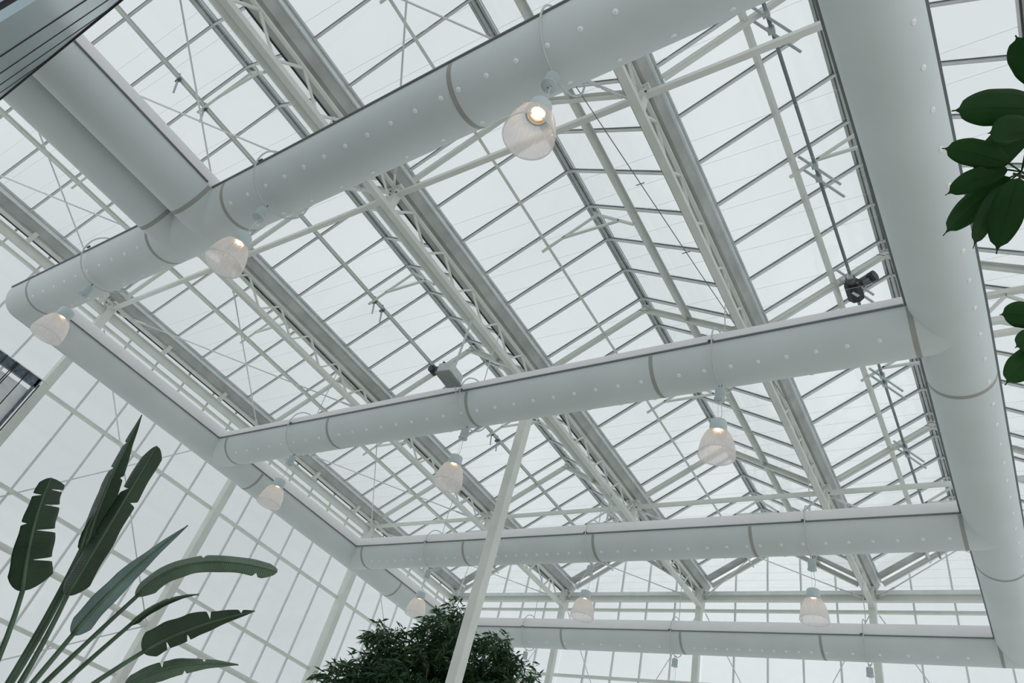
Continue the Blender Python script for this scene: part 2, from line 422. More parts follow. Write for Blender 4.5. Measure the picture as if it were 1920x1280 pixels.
# wall bracing rods (crossed in the bay before the second column)
for a, b in ((P(XW + .02, FR[2] + .02, .40), P(XW + .02, FR[3] - .02, .93)), (P(XW + .02, FR[2] + .02, .9), P(XW + .02, FR[3] - .015, .39)),
             (P(XW + .02, FR[3] - .015, .375), P(XW + .02, FR[2], .0)), (P(XW + .02, FR[4] + .02, .93), P(XW + .02, FR[5] - .02, .40))):
    MB().tube([a, b], .016, 8).build('wall_brace_rod', M['rod'], wl, True)

for y_, z_ in ((FR[3] - .016, .383), (FR[2] + .016, .395)):
    MB().lathe([(0, -.03), (.07, -.03), (.07, .03), (0, .03)], 16, (0, 0, 0)).build('clevis_plate', M['paint'], wl).matrix_parent_inverse = Matrix.Translation(-WORLDLOC[wl.name] + P(XW + .022, y_, z_)) @ Matrix.Rotation(math.pi / 2, 4, 'Y')
# ---- end wall
YE = 2.04
we = empty('wall_back', P(-.7, YE, GROUND)); tag(we, 'glazed end wall with upright bars beyond the farthest cross duct', 'glass wall', kind='structure')
PX = (GUT[1] - GUT[0]) / 5
def roofz(x):
    for g in GUT[:-1]:
        if g <= x <= g + 2 * HALF + 1e-6:
            dx = x - g; dx = min(dx, 2 * HALF - dx); return 1.002 + RISE * max(0, dx - LIP) / (HALF - LIP)
    return 1.0
erow = [GROUND, .05, .266, .485, .70, .914]
for i in range(0, 21):
    x = GUT[0] + PX * i
    if i % 5: MB().beam(P(x, YE, GROUND), P(x, YE, roofz(x) - .004), .045, .07, up=(0, 1, 0)).build('mullion', M['alu'], we)
    if i == 20: break
    for z0, z1 in zip(erow[:-1], erow[1:]):
        MB().box(P(x + PX / 2, YE, (z0 + z1) / 2), PX * S - .04, .006, (z1 - z0) * S - .02).build('glass_pane', M['glass'], we)
    x2 = x + PX; a, b = P(x, YE, .916), P(x2, YE, .916); c, d = P(x2, YE, roofz(x2) - .004), P(x, YE, roofz(x) - .004)
    pk = []
    mid = [x + PX / 2] if i % 5 == 2 else []
    top = [c] + [P(t, YE, roofz(t) - .004) for t in mid] + [d]
    front = [a, b] + top; t = Vector((0, .006, 0)); n = len(front)
    vs = front + [v + t for v in front]
    MB().add(vs, [tuple(range(n)), tuple(reversed(range(n, 2 * n)))] + [(k, k + n, (k + 1) % n + n, (k + 1) % n) for k in range(n)]).build('glass_pane', M['glass'], we)
for z in (.266, .485, .70, .914):
    MB().beam(P(GUT[0], YE - .008, z), P(GUT[4], YE - .008, z), .09, .08).build('girt', M['paint'], we)
for i in range(4):
    a, b = GUT[i] + .011, GUT[i + 1] - .011
    MB().beam(P(a, 2.012, .955), P(b, 2.012, .955), .16, .16).build('end_beam', M['lip'], we)
    q = MB().beam(P(a, 2.0, .937), P(b, 2.0, .937), .02, .20).beam(P(a, 1.997, .928), P(b, 1.997, .928), .12, .02).beam(P(a, 1.997, .946), P(b, 1.997, .946), .12, .02)
    q.build('end_channel', M['paint'], we)
for i in (1, 2, 3):
    for s_ in (-1, 1):
        MB().tube([P(GUT[i] + .012 * s_, YE - .02, .90), P(GUT[i] + .24 * s_, YE - .02, .50)], .014, 8).build('wall_brace_rod', M['rod'], we, True)

# ================================================================ STEEL: gutters, girders, columns
ORD = ['beside the left glass wall', 'second from the left glass wall', 'third from the left glass wall', 'fourth from the left glass wall', 'hidden beyond the long right duct']
GLAB = ['galvanised roof gutter along the top of the left glass wall', 'galvanised roof gutter above the lattice girder nearest the left glass wall',
        'galvanised roof gutter above the middle lattice girder and the square post', 'galvanised roof gutter above the lattice girder nearest the wide right duct',
        'galvanised roof gutter beyond the wide duct on the right']
for i, g in enumerate(GUT):
    root = ceil if i == 4 else tag(empty('roof_gutter', P(g, Y0, .97)), GLAB[i], 'gutter', 'roof gutters')
    prof = [(-LIP, 1.0), (-LIP, .970), (.010, .970), (.0185, .985), (.0185, 1.0), (.0165, 1.0), (.0165, .986), (.009, .972), (-LIP + .002, .972), (-LIP + .002, 1.0)]
    vs = [P(g + a, y, b) for y in (Y0, Y1) for a, b in prof]; n = len(prof)
    MB().add(vs, [(k, (k + 1) % n, (k + 1) % n + n, k + n) for k in range(n)]).build('gutter_channel', M['galv'], root)
    MB().beam(P(g + .0205, Y0, .994), P(g + .0205, Y1, .994), .04, .13).build('gutter_lip', M['lip'], root)
    q = MB().beam(P(g + .0245, Y0, 1.0), P(g + .0245, Y1, 1.0), .03, .05); q.build('edge_profile', M['ridge'], root)
    MB().beam(P(g - .0232, Y0, .9845), P(g - .0232, Y1, .9845), .02, .26).build('gutter_flange', M['galv'], root)
    MB().beam(P(g - .0236, Y0, .970), P(g - .0236, Y1, .970), .022, .035).build('gutter_seal', M['gasket'], root)
    for y in FR[1:]:
        MB().beam(P(g - .02, y, .966), P(g + .014, y, .966), .2, .06, up=(0, 0, 1)).build('bracket_plate', M['paint'], root)
        b = MB()
        for s_ in (-1, 1):
            for e in (-.012, .006): b.lathe([(.016, -.035), (.016, 0)], 8, P(g + e, y + s_ * .006, .966), cap=True)
        tag(b.build('bolts', M['bolt'], root), kind='stuff')

RLAB = {1: 'white lattice girder nearest the left glass wall, under the gutter', 2: 'white lattice girder in the middle, carried by the square post',
        3: 'white lattice girder nearest the wide duct on the right', 4: 'white lattice girder hidden beyond the wide right duct'}
for i in (1, 2, 3, 4):
    g = GUT[i]; root = ceil if i == 4 else tag(empty('lattice_girder', P(g, Y0, .905)), RLAB[i], 'girder', 'lattice girders')
    xb = g + .0035
    MB().beam(P(xb, Y0, .910), P(xb, 2.0, .910), .125, .11).build('bottom_chord', M['paint'], root)
    MB().beam(P(g + .002, Y0, .962), P(g + .002, 2.0, .962), .06, .05).build('top_chord', M['paint'], root)
    k = 0; y = .437 - .1011 * 10
    while y < 1.97:
        a, b, c = P(xb, y, .914), P(g + .002, y + .040, .961), P(xb, y + .1011, .914)
        MB().beam(a, b, .04, .04).build('web_bar', M['paint'], root)
        if y + .1 < 2.0: MB().beam(b, c, .035, .035).build('web_bar', M['paint'], root)
        y += .1011
    for y in FR[1:]:
        MB().beam(P(g + .004, y, .906), P(g + .004, y, .966), .10, .14, up=(0, 1, 0)).build('node_plate', M['paint'], root)
        b = MB()
        for dx in (-.02, .02):
            b.tube([P(g + .004 + dx * .4, y - .0075, .945), P(g + .004 + dx * .4, y - .0095, .945)], .018, 8)
        tag(b.build('bolts', M['bolt'], root), kind='stuff')

ct = empty('cross_lattice', P(.1, FR[3], .86)); tag(ct, 'short white lattice beam crossing just right of the wide duct', 'girder')
for z_, h_ in ((.895, .10), (.868, .07)): MB().beam(P(-.02, FR[3], z_), P(GUT[4] - .008, FR[3], z_), .09, h_).build('lower_chord', M['paint'], ct)
for x0, x1 in ((.020, -.007), (.020, .0465), (.0925, .0465), (.0925, .14), (.155, .14)):
    MB().beam(P(x0, FR[3], .945), P(x1, FR[3], .897), .045, .045, up=(0, 1, 0)).build('web_bar', M['paint'], ct)

def column(x, y, z1, w, d, label, group, owner=None):
    root = owner or tag(empty('steel_column', P(x, y, GROUND)), label, 'column', group)
    q = MB(); a, b = P(x, y, GROUND), P(x, y, z1)
    q.beam(a, b, w, d, up=(0, 1, 0)); o = q.build('shaft', M['paint'], root)
    bv = o.modifiers.new('soft_edges', 'BEVEL'); bv.width = .012; bv.segments = 2
    MB().box(a + Vector((0, 0, .01)), w + .2, d + .2, .02).build('base_plate', M['galv'], root)
    MB().box(b - Vector((0, 0, .01)), w + .06, d + .06, .02).build('cap_plate', M['paint'], root)
    return root
for y, lab in zip(FR[1:5], ['behind the metal cladding', 'beside the blue-grey steel screen', 'behind the long green leaves', 'between the green leaves and the leafy tree']):
    column(GUT[0] - .006, y, .968, .26, .20, 'white steel column of the left glass wall ' + lab, 'columns of the left glass wall', wl if y == FR[1] else None)
for g, lab in zip(GUT, ['in the far corner behind the leafy tree', 'first from the far corner', 'in the middle, second from the far corner', 'third from the far corner, nearest the long right duct', 'hidden behind the long right duct']):
    column(g, 1.998, .966, .18, .18, 'white steel column of the end wall ' + lab, 'columns of the end wall', we if g == GUT[4] else None)
column(GUT[2] - .002, FR[3], .904, .20, .20, 'tall square white post standing free in front of the leafy tree', None)

# ================================================================ AIR DUCTS
DZ, DR = .75, .0425
XL, XR = -1.543, .0075
YD = {'A': .2575, 'B': .788, 'C': 1.314, 'D': 1.833}
def smoothpath(pts, n):
    out = []
    for k in range(n + 1):
        t = k / n * (len(pts) - 1); i = min(int(t), len(pts) - 2); u = t - i
        p0, p1, p2, p3 = (Vector(pts[max(0, min(len(pts) - 1, j))]) for j in (i - 1, i, i + 1, i + 2))
        out.append(.5 * ((2 * p1) + (p2 - p0) * u + (2 * p0 - 5 * p1 + 4 * p2 - p3) * u * u + (3 * p1 - p0 - 3 * p2 + p3) * u ** 3))
    return out
noz_me = MB().lathe([(.032, 0), (.032, .006), (.026, .009), (.018, .013), (.004, .014)], 12).mesh('nozzle', M['nozzle'], True)
def duct(label, path, bands, nozzles, rails=True, r=DR, endcaps=(0, 0), clip=None):
    """path in S units; bands: stations along the axis; nozzles: list of (station list, angle deg)"""
    pts = [P(*p) for p in path]; big = smoothpath(pts, 60) if len(pts) > 2 else [pts[0].lerp(pts[1], k / 60) for k in range(61)]
    base = pts[0] - Vector((0, 0, r * S))
    root = empty('air_duct', base); tag(root, label, 'air duct', 'fabric air ducts')
    R = r * S
    body = MB()
    prof = [(R * math.cos(2 * math.pi * k / 64), R * math.sin(2 * math.pi * k / 64)) for k in range(64)]
    body.sweep(big, prof); nside = len(body.f)
    for e in (0, 1):
        if endcaps[e]: body.sphere(big[-e], R, 48)
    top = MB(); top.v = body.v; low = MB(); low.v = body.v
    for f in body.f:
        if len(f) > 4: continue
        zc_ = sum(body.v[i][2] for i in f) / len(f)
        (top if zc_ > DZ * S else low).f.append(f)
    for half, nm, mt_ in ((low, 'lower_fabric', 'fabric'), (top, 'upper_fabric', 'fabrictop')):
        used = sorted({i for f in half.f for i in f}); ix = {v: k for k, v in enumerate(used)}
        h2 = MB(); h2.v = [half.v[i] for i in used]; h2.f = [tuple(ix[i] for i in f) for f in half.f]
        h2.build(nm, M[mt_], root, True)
    alongx = abs(pts[-1].x - pts[0].x) > abs(pts[-1].y - pts[0].y)
    ax = 0 if alongx else 1
    def at(st):
        v = st * S
        for a, b in zip(big[:-1], big[1:]):
            lo, hi = sorted((a[ax], b[ax]))
            if lo <= v <= hi: return a.lerp(b, (v - a[ax]) / (b[ax] - a[ax])), (b - a).normalized()
        e = min((big[0], big[-1]), key=lambda p: abs(p[ax] - v)); return e.copy(), (big[1] - big[0]).normalized()
    if rails:
        for s_ in (-1, 1):
            seg = [p for p in big if rails is True or rails[s_][0] * S <= p[ax] <= rails[s_][1] * S]
            if rails is not True:
                lo, hi = rails[s_]; seg = [at(lo)[0]] + [p for p in seg if lo * S + .02 < p[ax] < hi * S - .02] + [at(hi)[0]]
                if big[0][ax] > big[-1][ax]: seg = [seg[0]] + seg[1:-1][::-1] + [seg[-1]]
            q = MB(); h = .011
            q.sweep(seg, [(s_ * (R - .01), -h), (s_ * (R + .028), -h), (s_ * (R + .028), h), (s_ * (R - .01), h)])
            q.build('side_rail', M['rail'], root)
    for b in bands:
        c, d = at(b); q = MB()
        arc = [(R * 1.006 * math.cos(math.radians(a_)), R * 1.006 * math.sin(math.radians(a_))) for a_ in range(-176, -3, 4)]
        arc += [(x * .992, y * .992) for x, y in reversed(arc)]
        q.sweep([c - d * .033, c + d * .033], arc); q.build('joint_band', M['band'], root)
    for sts, ang in nozzles:
        a = math.radians(ang)
        for st in sts:
            if any(abs(st - b) < .0075 for b in bands): continue
            c, d = at(st); u = Vector((0, math.cos(a), math.sin(a))) if alongx else Vector((math.cos(a), 0, math.sin(a)))
            o = link('nozzle', noz_me, root, c + u * (R - .002) - base); o.rotation_euler = u.to_track_quat('Z', 'Y').to_euler()
    return root
def fr(a, b, s_):
    o = []; x = a
    while x <= b + 1e-6: o.append(x); x += s_
    return o
near = -122; far = -54
sectB = fr(-1.432, -1.14, .040) + fr(-1.092, -.77, .0398) + fr(-.736, -.41, .0402) + fr(-.392, -.06, .0398)
farB = fr(-1.43, -.06, .060)
duct('pale grey fabric air duct crossing closest overhead, joined by the twin ducts',
     [(XL, .2580, DZ), (-1.1, .2600, DZ), (-.77, .2575, DZ), (-.43, .2520, DZ), (-.2, .2490, DZ), (XR, .2470, DZ)], [-1.466, -1.056, -.855, -.421, -.04],
     [(fr(-1.445, -1.08, .040) + fr(-.837, -.43, .0399) + fr(-.412, -.06, .0399), -121), (fr(-1.44, -1.08, .060) + fr(-.83, -.06, .060), far)], endcaps=(1, 1),
     rails={-1: (XL + .04, XR - .045), 1: (XL - .044, XR + .044)} if False else True)
ccommon = {-1: (XL + .045, XR - .045), 1: (XL + .045, XR - .045)}
duct('pale grey fabric air duct crossing in mid picture above the square post', [(XL, YD['B'], DZ), (XR, YD['B'], DZ)], [-1.468, -1.124, -.757, -.394, -.033], [(sectB, near), (farB, far)], rails=ccommon)
sectC = fr(-1.44, -1.13, .029) + fr(-1.108, -.77, .029) + fr(-.735, -.41, .0405) + fr(-.385, -.05, .0405)
duct('pale grey fabric air duct crossing just above the leafy tree', [(XL, YD['C'], DZ), (XR, YD['C'], DZ)], [-1.476, -1.121, -.752, -.40, -.038], [(sectC, near), (farB, far)], rails=ccommon)
sectD = fr(-1.40, -1.13, .059) + fr(-1.10, -.76, .0588) + fr(-.739, -.40, .0293) + fr(-.382, -.05, .058)
duct('pale grey fabric air duct farthest away, in front of the end wall', [(XL, YD['D'], DZ), (XR, YD['D'], DZ)], [-1.47, -1.11, -.744, -.391, -.030], [(sectD, near)], rails=ccommon)
duct('long pale grey fabric air duct running along the left glass wall', [(XL, YD['A'], DZ), (XL, YD['D'], DZ)], [.896, 1.489], [], endcaps=(1, 1), rails=True)
duct('wide pale grey fabric air duct running along the right side', [(.0010, .2450, DZ), (.0020, .33, DZ), (.0056, .54, DZ), (.0084, .75, DZ), (.0086, .90, DZ), (.0075, 1.3, DZ), (.0075, YD['D'], DZ)],
     [.900, 1.44], [(fr(.306, 1.8, .0485), -47)], endcaps=(1, 1), rails=True)
duct('left one of the twin ducts coming from the metal cladding', [(-1.0165, -.40, DZ), (-1.0165, YD['A'], DZ)], [YD['A'] - .046], [], r=.0432, rails={-1: (-.39, .21), 1: (-.39, .21)} if False else False, endcaps=(0, 1))
t2 = duct('right one of the twin ducts coming from the metal cladding', [(-.9295, -.40, DZ), (-.9295, YD['A'], DZ)], [YD['A'] - .046], [], r=.0432, rails={-1: (-.39, .205), 1: (-.39, .205)}, endcaps=(0, 1))

# ================================================================ PENDANT LAMPS
def make_lamp():
    root = empty('pendant_lamp', (0, 0, 0))          # origin: on the duct axis below which it hangs
    HR = .505
    hoop = []
    for k in range(64):
        a = 2 * math.pi * k / 64; rr = HR * (1 + .05 * max(0, math.sin(a)))
        hoop.append((0.012 * math.cos(2 * a), rr * math.cos(a), rr * math.sin(a)))
    MB().tube(hoop, .013, 8, closed=True, up=(1, 0, 0)).build('cable_hoop', M['cable'], root, True)
    top = .905 * S - DZ * S
    MB().tube(smoothpath([(0, .05, HR * 1.05), (.01, .03, .8), (.0, .02, 1.2), (.03, 0, top + .02), (.03, -.02, top + .35)], 16), .010, 8).build('feed_cable', M['cable'], root, True)
    b = MB().beam((-.06, -HR + .045, .02), (.02, -HR + .045, .02), .03, .03); b.build('hoop_clip', M['bolt'], root)
    zc = lambda z: z - DZ * S
    MB().lathe([(.0, zc(7.0)), (.07, zc(7.0)), (.076, zc(6.995)), (.076, zc(6.825)), (.084, zc(6.825)), (.086, zc(6.805)), (.0, zc(6.805))], 28).build('canopy_box', M['lampbody'], root, True)
    MB().lathe([(.0, zc(6.8045)), (.008, zc(6.8045)), (.008, zc(6.803)), (0, zc(6.803))], 10, (.02, .01, 0)).lathe([(.0, zc(6.8045)), (.008, zc(6.8045)), (.008, zc(6.803)), (0, zc(6.803))], 10, (-.02, .01, 0)).build('cable_holes', M['bolt'], root)
    MB().tube([(-.02, 0, zc(7.0)), (-.02, 0, zc(7.09))], .006, 6).tube([(.02, 0, zc(7.0)), (.02, 0, zc(7.09))], .006, 6).build('hanger', M['bolt'], root)
    MB().tube([(-.02, .01, zc(6.80)), (-.02, .01, zc(6.39))], .0025, 5).build('suspension_wire', M['wire'], root, True)
    MB().tube(smoothpath([(.02, .01, zc(6.80)), (.035, .0, zc(6.65)), (.045, .0, zc(6.52)), (.0, .0, zc(6.39))], 12), .005, 6).build('power_cord', M['wire'], root, True)
    MB().lathe([(.0, zc(6.40)), (.105, zc(6.40)), (.118, zc(6.392)), (.122, zc(6.37)), (.124, zc(6.215)), (.112, zc(6.21)), (.112, zc(6.31)), (0, zc(6.31))], 36).build('lamp_cap', M['lampbody'], root, True)
    outer = [(.105, 6.235), (.128, 6.225), (.158, 6.19), (.190, 6.135), (.216, 6.065), (.236, 5.985), (.249, 5.905), (.256, 5.835), (.258, 5.815)]
    inner = [(r_ - .007, z_ + .001) for r_, z_ in reversed(outer)]
    sh = MB().lathe([(r_, zc(z_)) for r_, z_ in outer + inner], 120, rib=.0028).build('prismatic_shade', M['shade'], root)
    MB().lathe([(.2585, zc(5.833)), (.262, zc(5.828)), (.262, zc(5.81)), (.250, zc(5.81)), (.250, zc(5.82))], 72).build('shade_rim', M['shade'], root, True)
    MB().lathe([(.110, zc(6.262)), (.110, zc(6.214)), (.104, zc(6.210)), (.096, zc(6.214)), (.090, zc(6.228)), (.084, zc(6.226)), (.066, zc(6.285)), (.0, zc(6.295))], 40).build('lamp_holder', M['reflector'], root, True)
    MB().lathe([(.0, zc(6.240)), (.025, zc(6.244)), (.041, zc(6.256)), (.045, zc(6.272)), (.03, zc(6.288))], 28).build('bulb', M['bulb'], root, True)
    return root
LAMPS = [('A', 3, 'pendant lamp below the closest cross duct, its glowing bulb in full view'), ('A', 2, 'pendant lamp beside the junction of the twin ducts'),
         ('A', 1, 'pendant lamp at the far left end of the closest cross duct'),
         ('B', 1, 'pendant lamp at the left end of the cross duct in mid picture'), ('B', 2, 'pendant lamp left of the square post, below the duct in mid picture'),
         ('B', 3, 'pendant lamp at the right end of the cross duct in mid picture'),
         ('C', 1, 'pendant lamp just above the crown of the leafy tree, left of the square post'), ('C', 2, 'pendant lamp directly right of the square post, before the end wall'),
         ('C', 3, 'pendant lamp nearest the right end of the third cross duct'),
         ('D', 1, 'pendant lamp below the farthest duct, lowest, beside the leafy tree'), ('D', 2, 'pendant lamp below the middle of the farthest duct, cut off by the frame'),
         ('D', 3, 'pendant lamp below the right part of the farthest duct, cut off by the frame')]
proto = make_lamp()
for k, (d, gi, lab) in enumerate(LAMPS):
    o = proto if k == 0 else copy_tree(proto)
    y = YD[d] + (-.004 if (d == 'A' and gi == 3) else 0)
    o.location = P(GUT[gi] + .006, y, DZ); tag(o, lab, 'lamp', 'pendant lamps under the ducts')

# ================================================================ VENT GEAR, SENSOR BOX
def rack_pair(root, c, along=(.86, .0, .51)):
    """a push-pull rack on the shaft: clamp block and two slim bars"""
    c = Vector(c)
    for dy in (0, .26):
        e = c + Vector((0, dy, 0))
        MB().beam(e + Vector((-.05, 0, -.02)), e + Vector((.05, 0, -.02)), .09, .12).tube([e + Vector((0, -.05, 0)), e + Vector((0, .05, 0))], .045, 10).build('rack_clamp', M['zinc'], root)
        a = e + Vector((-.20, -.20, .06)); b = e + Vector((.30, .42, -.16))
        MB().beam(a, b, .035, .03).build('rack_bar', M['zinc'], root)
sh = empty('vent_shaft', P(-.122, .2, 1.05)); tag(sh, 'dark vent shaft with zinc racks and black motor beside the wide right duct', 'vent shaft')
MB().tube([P(-.1215, .2, 1.05), P(-.1235, 2.0, 1.05)], .028, 12).build('shaft', M['dark_rod'], sh, True)
for y in (.425, .690, 1.228, 1.485, 1.76): rack_pair(sh, P(-.1225, y, 1.05))
def motor(root, c):
    c = Vector(c)
    rack_pair(root, c + Vector((0, -.22, 0)))
    MB().tube([c + Vector((0, -.22, -.03)), c + Vector((0, -.05, -.03))], .085, 14).build('gear_flange', M['motorgrey'], root, True)
    q = MB().sweep([c + Vector((0, -.08, -.04)), c + Vector((0, -.02, -.04)), c + Vector((0, .22, -.04)), c + Vector((0, .28, -.04))],
                   [(.15 * math.cos(math.pi / 8 + k * math.pi / 4), .16 * math.sin(math.pi / 8 + k * math.pi / 4)) for k in range(8)])
    q.build('gearbox', M['black'], root)
    MB().beam(c + Vector((-.02, .0, -.197)), c + Vector((.06, .12, -.197)), .05, .012).build('rating_plate', M['whiteplastic'], root)
    MB().tube([c + Vector((.12, .03, .02)), c + Vector((.30, -.06, .02))], .085, 16).build('motor_body', M['motorgrey'], root, True)
    for k in range(5):
        e = c + Vector((.14, .02, .02)) + Vector((.032, -.016, 0)) * k
        MB().tube([e, e + Vector((.012, -.006, 0))], .095, 16).build('cooling_fin', M['motorgrey'], root, True)
    MB().tube([c + Vector((.30, -.06, .02)), c + Vector((.40, -.11, .02))], .10, 18).build('motor_fan_cover', M['black'], root, True)
    MB().beam(c + Vector((.20, -.06, -.09)), c + Vector((.31, -.115, -.09)), .09, .07).build('terminal_box', M['motorgrey'], root)
motor(sh, P(-.1225, .962, 1.045))
# second shaft, along the purlin of the span left of the middle girder
xs = -1.100
s1 = empty('vent_shaft', P(xs, -.1, 1.05)); tag(s1, 'thin vent shaft with rack clamps beside the hanging sensor box', 'vent shaft')
MB().tube([P(xs, Y0, 1.052), P(xs, 2.0, 1.052)], .024, 12).build('shaft', M['zinc'], s1, True)
for y in (.10, .165, .699, .728, 1.23, 1.26):
    e = P(xs, y, 1.05)
    MB().tube([e + Vector((0, -.03, 0)), e + Vector((0, .03, 0))], .05, 10).beam(e + Vector((-.07, 0, -.01)), e + Vector((.07, 0, -.01)), .05, .05).build('rack_clamp', M['motorgrey'], s1)
    MB().beam(e + Vector((.02, -.06, .12)), e + Vector((-.02, .10, -.30)), .028, .028).build('rack_bar', M['zinc'], s1)
e = P(xs, .945, 1.045)
MB().tube([e + Vector((0, -.1, 0)), e + Vector((0, .12, 0))], .10, 14).build('gearbox', M['black'], s1, True)
MB().tube([e + Vector((.08, .0, .0)), e + Vector((.30, .02, .02))], .075, 14).build('motor_body', M['motorgrey'], s1, True)
MB().tube([e + Vector((.30, .02, .02)), e + Vector((.42, .03, .03))], .09, 14).build('motor_fan_cover', M['black'], s1, True)

sb = empty('climate_sensor_box', P(-.771, .703, .74)); tag(sb, 'grey plastic climate sensor box hanging by a white strap before the duct', 'sensor box')
c0 = P(-.771, .704, .752)
def obox(name, c, sx, sy, sz, material, tilt):
    rot = Matrix.Rotation(tilt[0], 3, 'X') @ Matrix.Rotation(tilt[1], 3, 'Z')
    q = MB(); vs = []
    for dz in (-1, 1):
        for dx, dy in ((-1, -1), (1, -1), (1, 1), (-1, 1)): vs.append(Vector(c) + rot @ Vector((dx * sx / 2, dy * sy / 2, dz * sz / 2)))
    q.add(vs, [(3, 2, 1, 0), (4, 5, 6, 7), (0, 1, 5, 4), (1, 2, 6, 5), (2, 3, 7, 6), (3, 0, 4, 7)])
    o = q.build(name, material, sb); bv = o.modifiers.new('soft_edges', 'BEVEL'); bv.width = .018; bv.segments = 2
    return rot
T = (.06, .12)
rot = obox('box_lid', c0 + Vector((0, 0, .06)), .29, .46, .20, M['whiteplastic'], T)
obox('box_base', c0 + Vector((0, 0, -.06)), .32, .49, .05, M['boxunder'], T)
for dx, dy in ((-.13, 0), (.13, .12), (.13, -.12), (-.13, .15)):
    q = MB().beam(c0 + rot @ Vector((dx, dy - .03, -.01)), c0 + rot @ Vector((dx, dy + .03, -.01)), .06, .06); q.build('clip', M['whiteplastic'], sb)
MB().sphere(c0 + Vector((-.05, -.2, .18)), .03, 10).build('air_inlet', M['black'], sb, True)
MB().beam(P(-.771, .708, .776), P(-.771, .706, .906), .012, .075, up=(1, -.3, 0)).build('hanging_strap', M['whiteplastic'], sb)
MB().tube(smoothpath([c0 + Vector((.02, .2, -.05)), c0 + Vector((.05, .26, -.2)), c0 + Vector((.05, .3, -.42))], 8), .01, 6).build('sensor_cable', M['cable'], sb, True)
st = MB().beam(P(-.770, 1.355, .78), P(-.770, 1.357, .908), .012, .075, up=(1, -.3, 0)).build('hanging_strap', M['whiteplastic'])
tag(st, 'white metal strap hanging from the middle girder over the third cross duct', 'strap')

# long slanted cable across the span left of the right girder
for a, b, lab in ((P(-.372, .36, .93), P(-.285, 1.12, .93), 'thin dark cable slanting past the girder nearest the right duct'),):
    q = MB().tube([a, a.lerp(b, .5) - Vector((0, 0, .03)), b], .008, 6)
    for t in (.25, .45, .7): q.beam(a.lerp(b, t) - Vector((.07, 0, .03)), a.lerp(b, t) + Vector((.07, 0, -.03)), .012, .012)
    tag(q.build('slanted_cable', M['dark_rod'], None, True), lab, 'cable')

# ================================================================ METAL-CLAD TOWER (top left corner)
TH = 6.0; TY = -.0465 * TH
tw = empty('clad_tower', (-6, TY, -1.6)); tag(tw, 'blue-grey metal cladding with upright joints in the upper left corner', 'cladding')
xj = [-2.75, -3.99, -5.12, -6.33, -7.58, -8.83, -10.1]
MB().box((-6.42, TY - 1.1, (TH - 1.6) / 2 - .02), 7.3, 2.14, TH + 1.6 - .06).build('core', M['trim'], tw)
for a, b in zip(xj[:-1], xj[1:]):
    MB().box(((a + b) / 2, TY - .015, (TH - 1.6) / 2 - .03), abs(b - a) - .018, .03, TH + 1.54).build('clad_panel', M['clad'], tw)
for x in xj[1:-1]:
    MB().box((x, TY, (TH - 1.6) / 2 - .03), .022, .012, TH + 1.5).build('joint_strip', M['trim'], tw)
MB().box((-6.42, TY - 1.1, TH - .01), 7.42, 2.24, .05).build('top_trim', M['trim'], tw)
for x in (-2.76, -10.09):
    MB().box((x, TY - 1.1, (TH - 1.6) / 2 - .03), .03, 2.1, TH + 1.54).build('side_panel', M['clad'], tw)

# ================================================================ STEEL SCREEN at the left edge
sx = -1.685
sr = empty('steel_screen', P(sx, .35, .2)); tag(sr, 'blue-grey steel screen with thin upright rods at the left edge', 'screen')
MB().beam(P(sx, .05, .680), P(sx, .405, .680), .10, .21).build('header', M['navy'], sr)
MB().beam(P(sx + .004, .05, .691), P(sx + .004, .425, .691), .05, .02).build('top_angle', M['rod'], sr)
MB().box(P(sx - .004, .225, .47), .02, .345 * S, .38 * S).build('pale_board', M['board'], sr)
k = 0; y = .395
MB().beam(P(sx, .40, .25), P(sx, .40, .69), .05, .10, up=(1, 0, 0)).build('edge_post', M['navy'], sr)
MB().beam(P(sx, .408, .25), P(sx, .408, .68), .02, .03, up=(1, 0, 0)).build('upright_rod', M['trim'], sr)
for k in range(12):
    y = .372 - k * .0265
    MB().tube([P(sx + .008, y, .25), P(sx + .008, y, .69)], .012, 6).build('upright_rod', M['trim'], sr)
    if k % 2: MB().tube([P(sx + .008, y - .004, .25), P(sx + .008, y - .004, .69)], .012, 6).build('upright_rod', M['trim'], sr)
for y in (.09, .38): MB().beam(P(sx, y, GROUND), P(sx, y, .30), .10, .10, up=(0, 1, 0)).build('support_post', M['navy'], sr)

# ================================================================ PLANTS
def px(x, y, d): return ray(x, y) * d
def bez(a, b, c, t): return a * (1 - t) ** 2 + b * 2 * t * (1 - t) + c * t * t

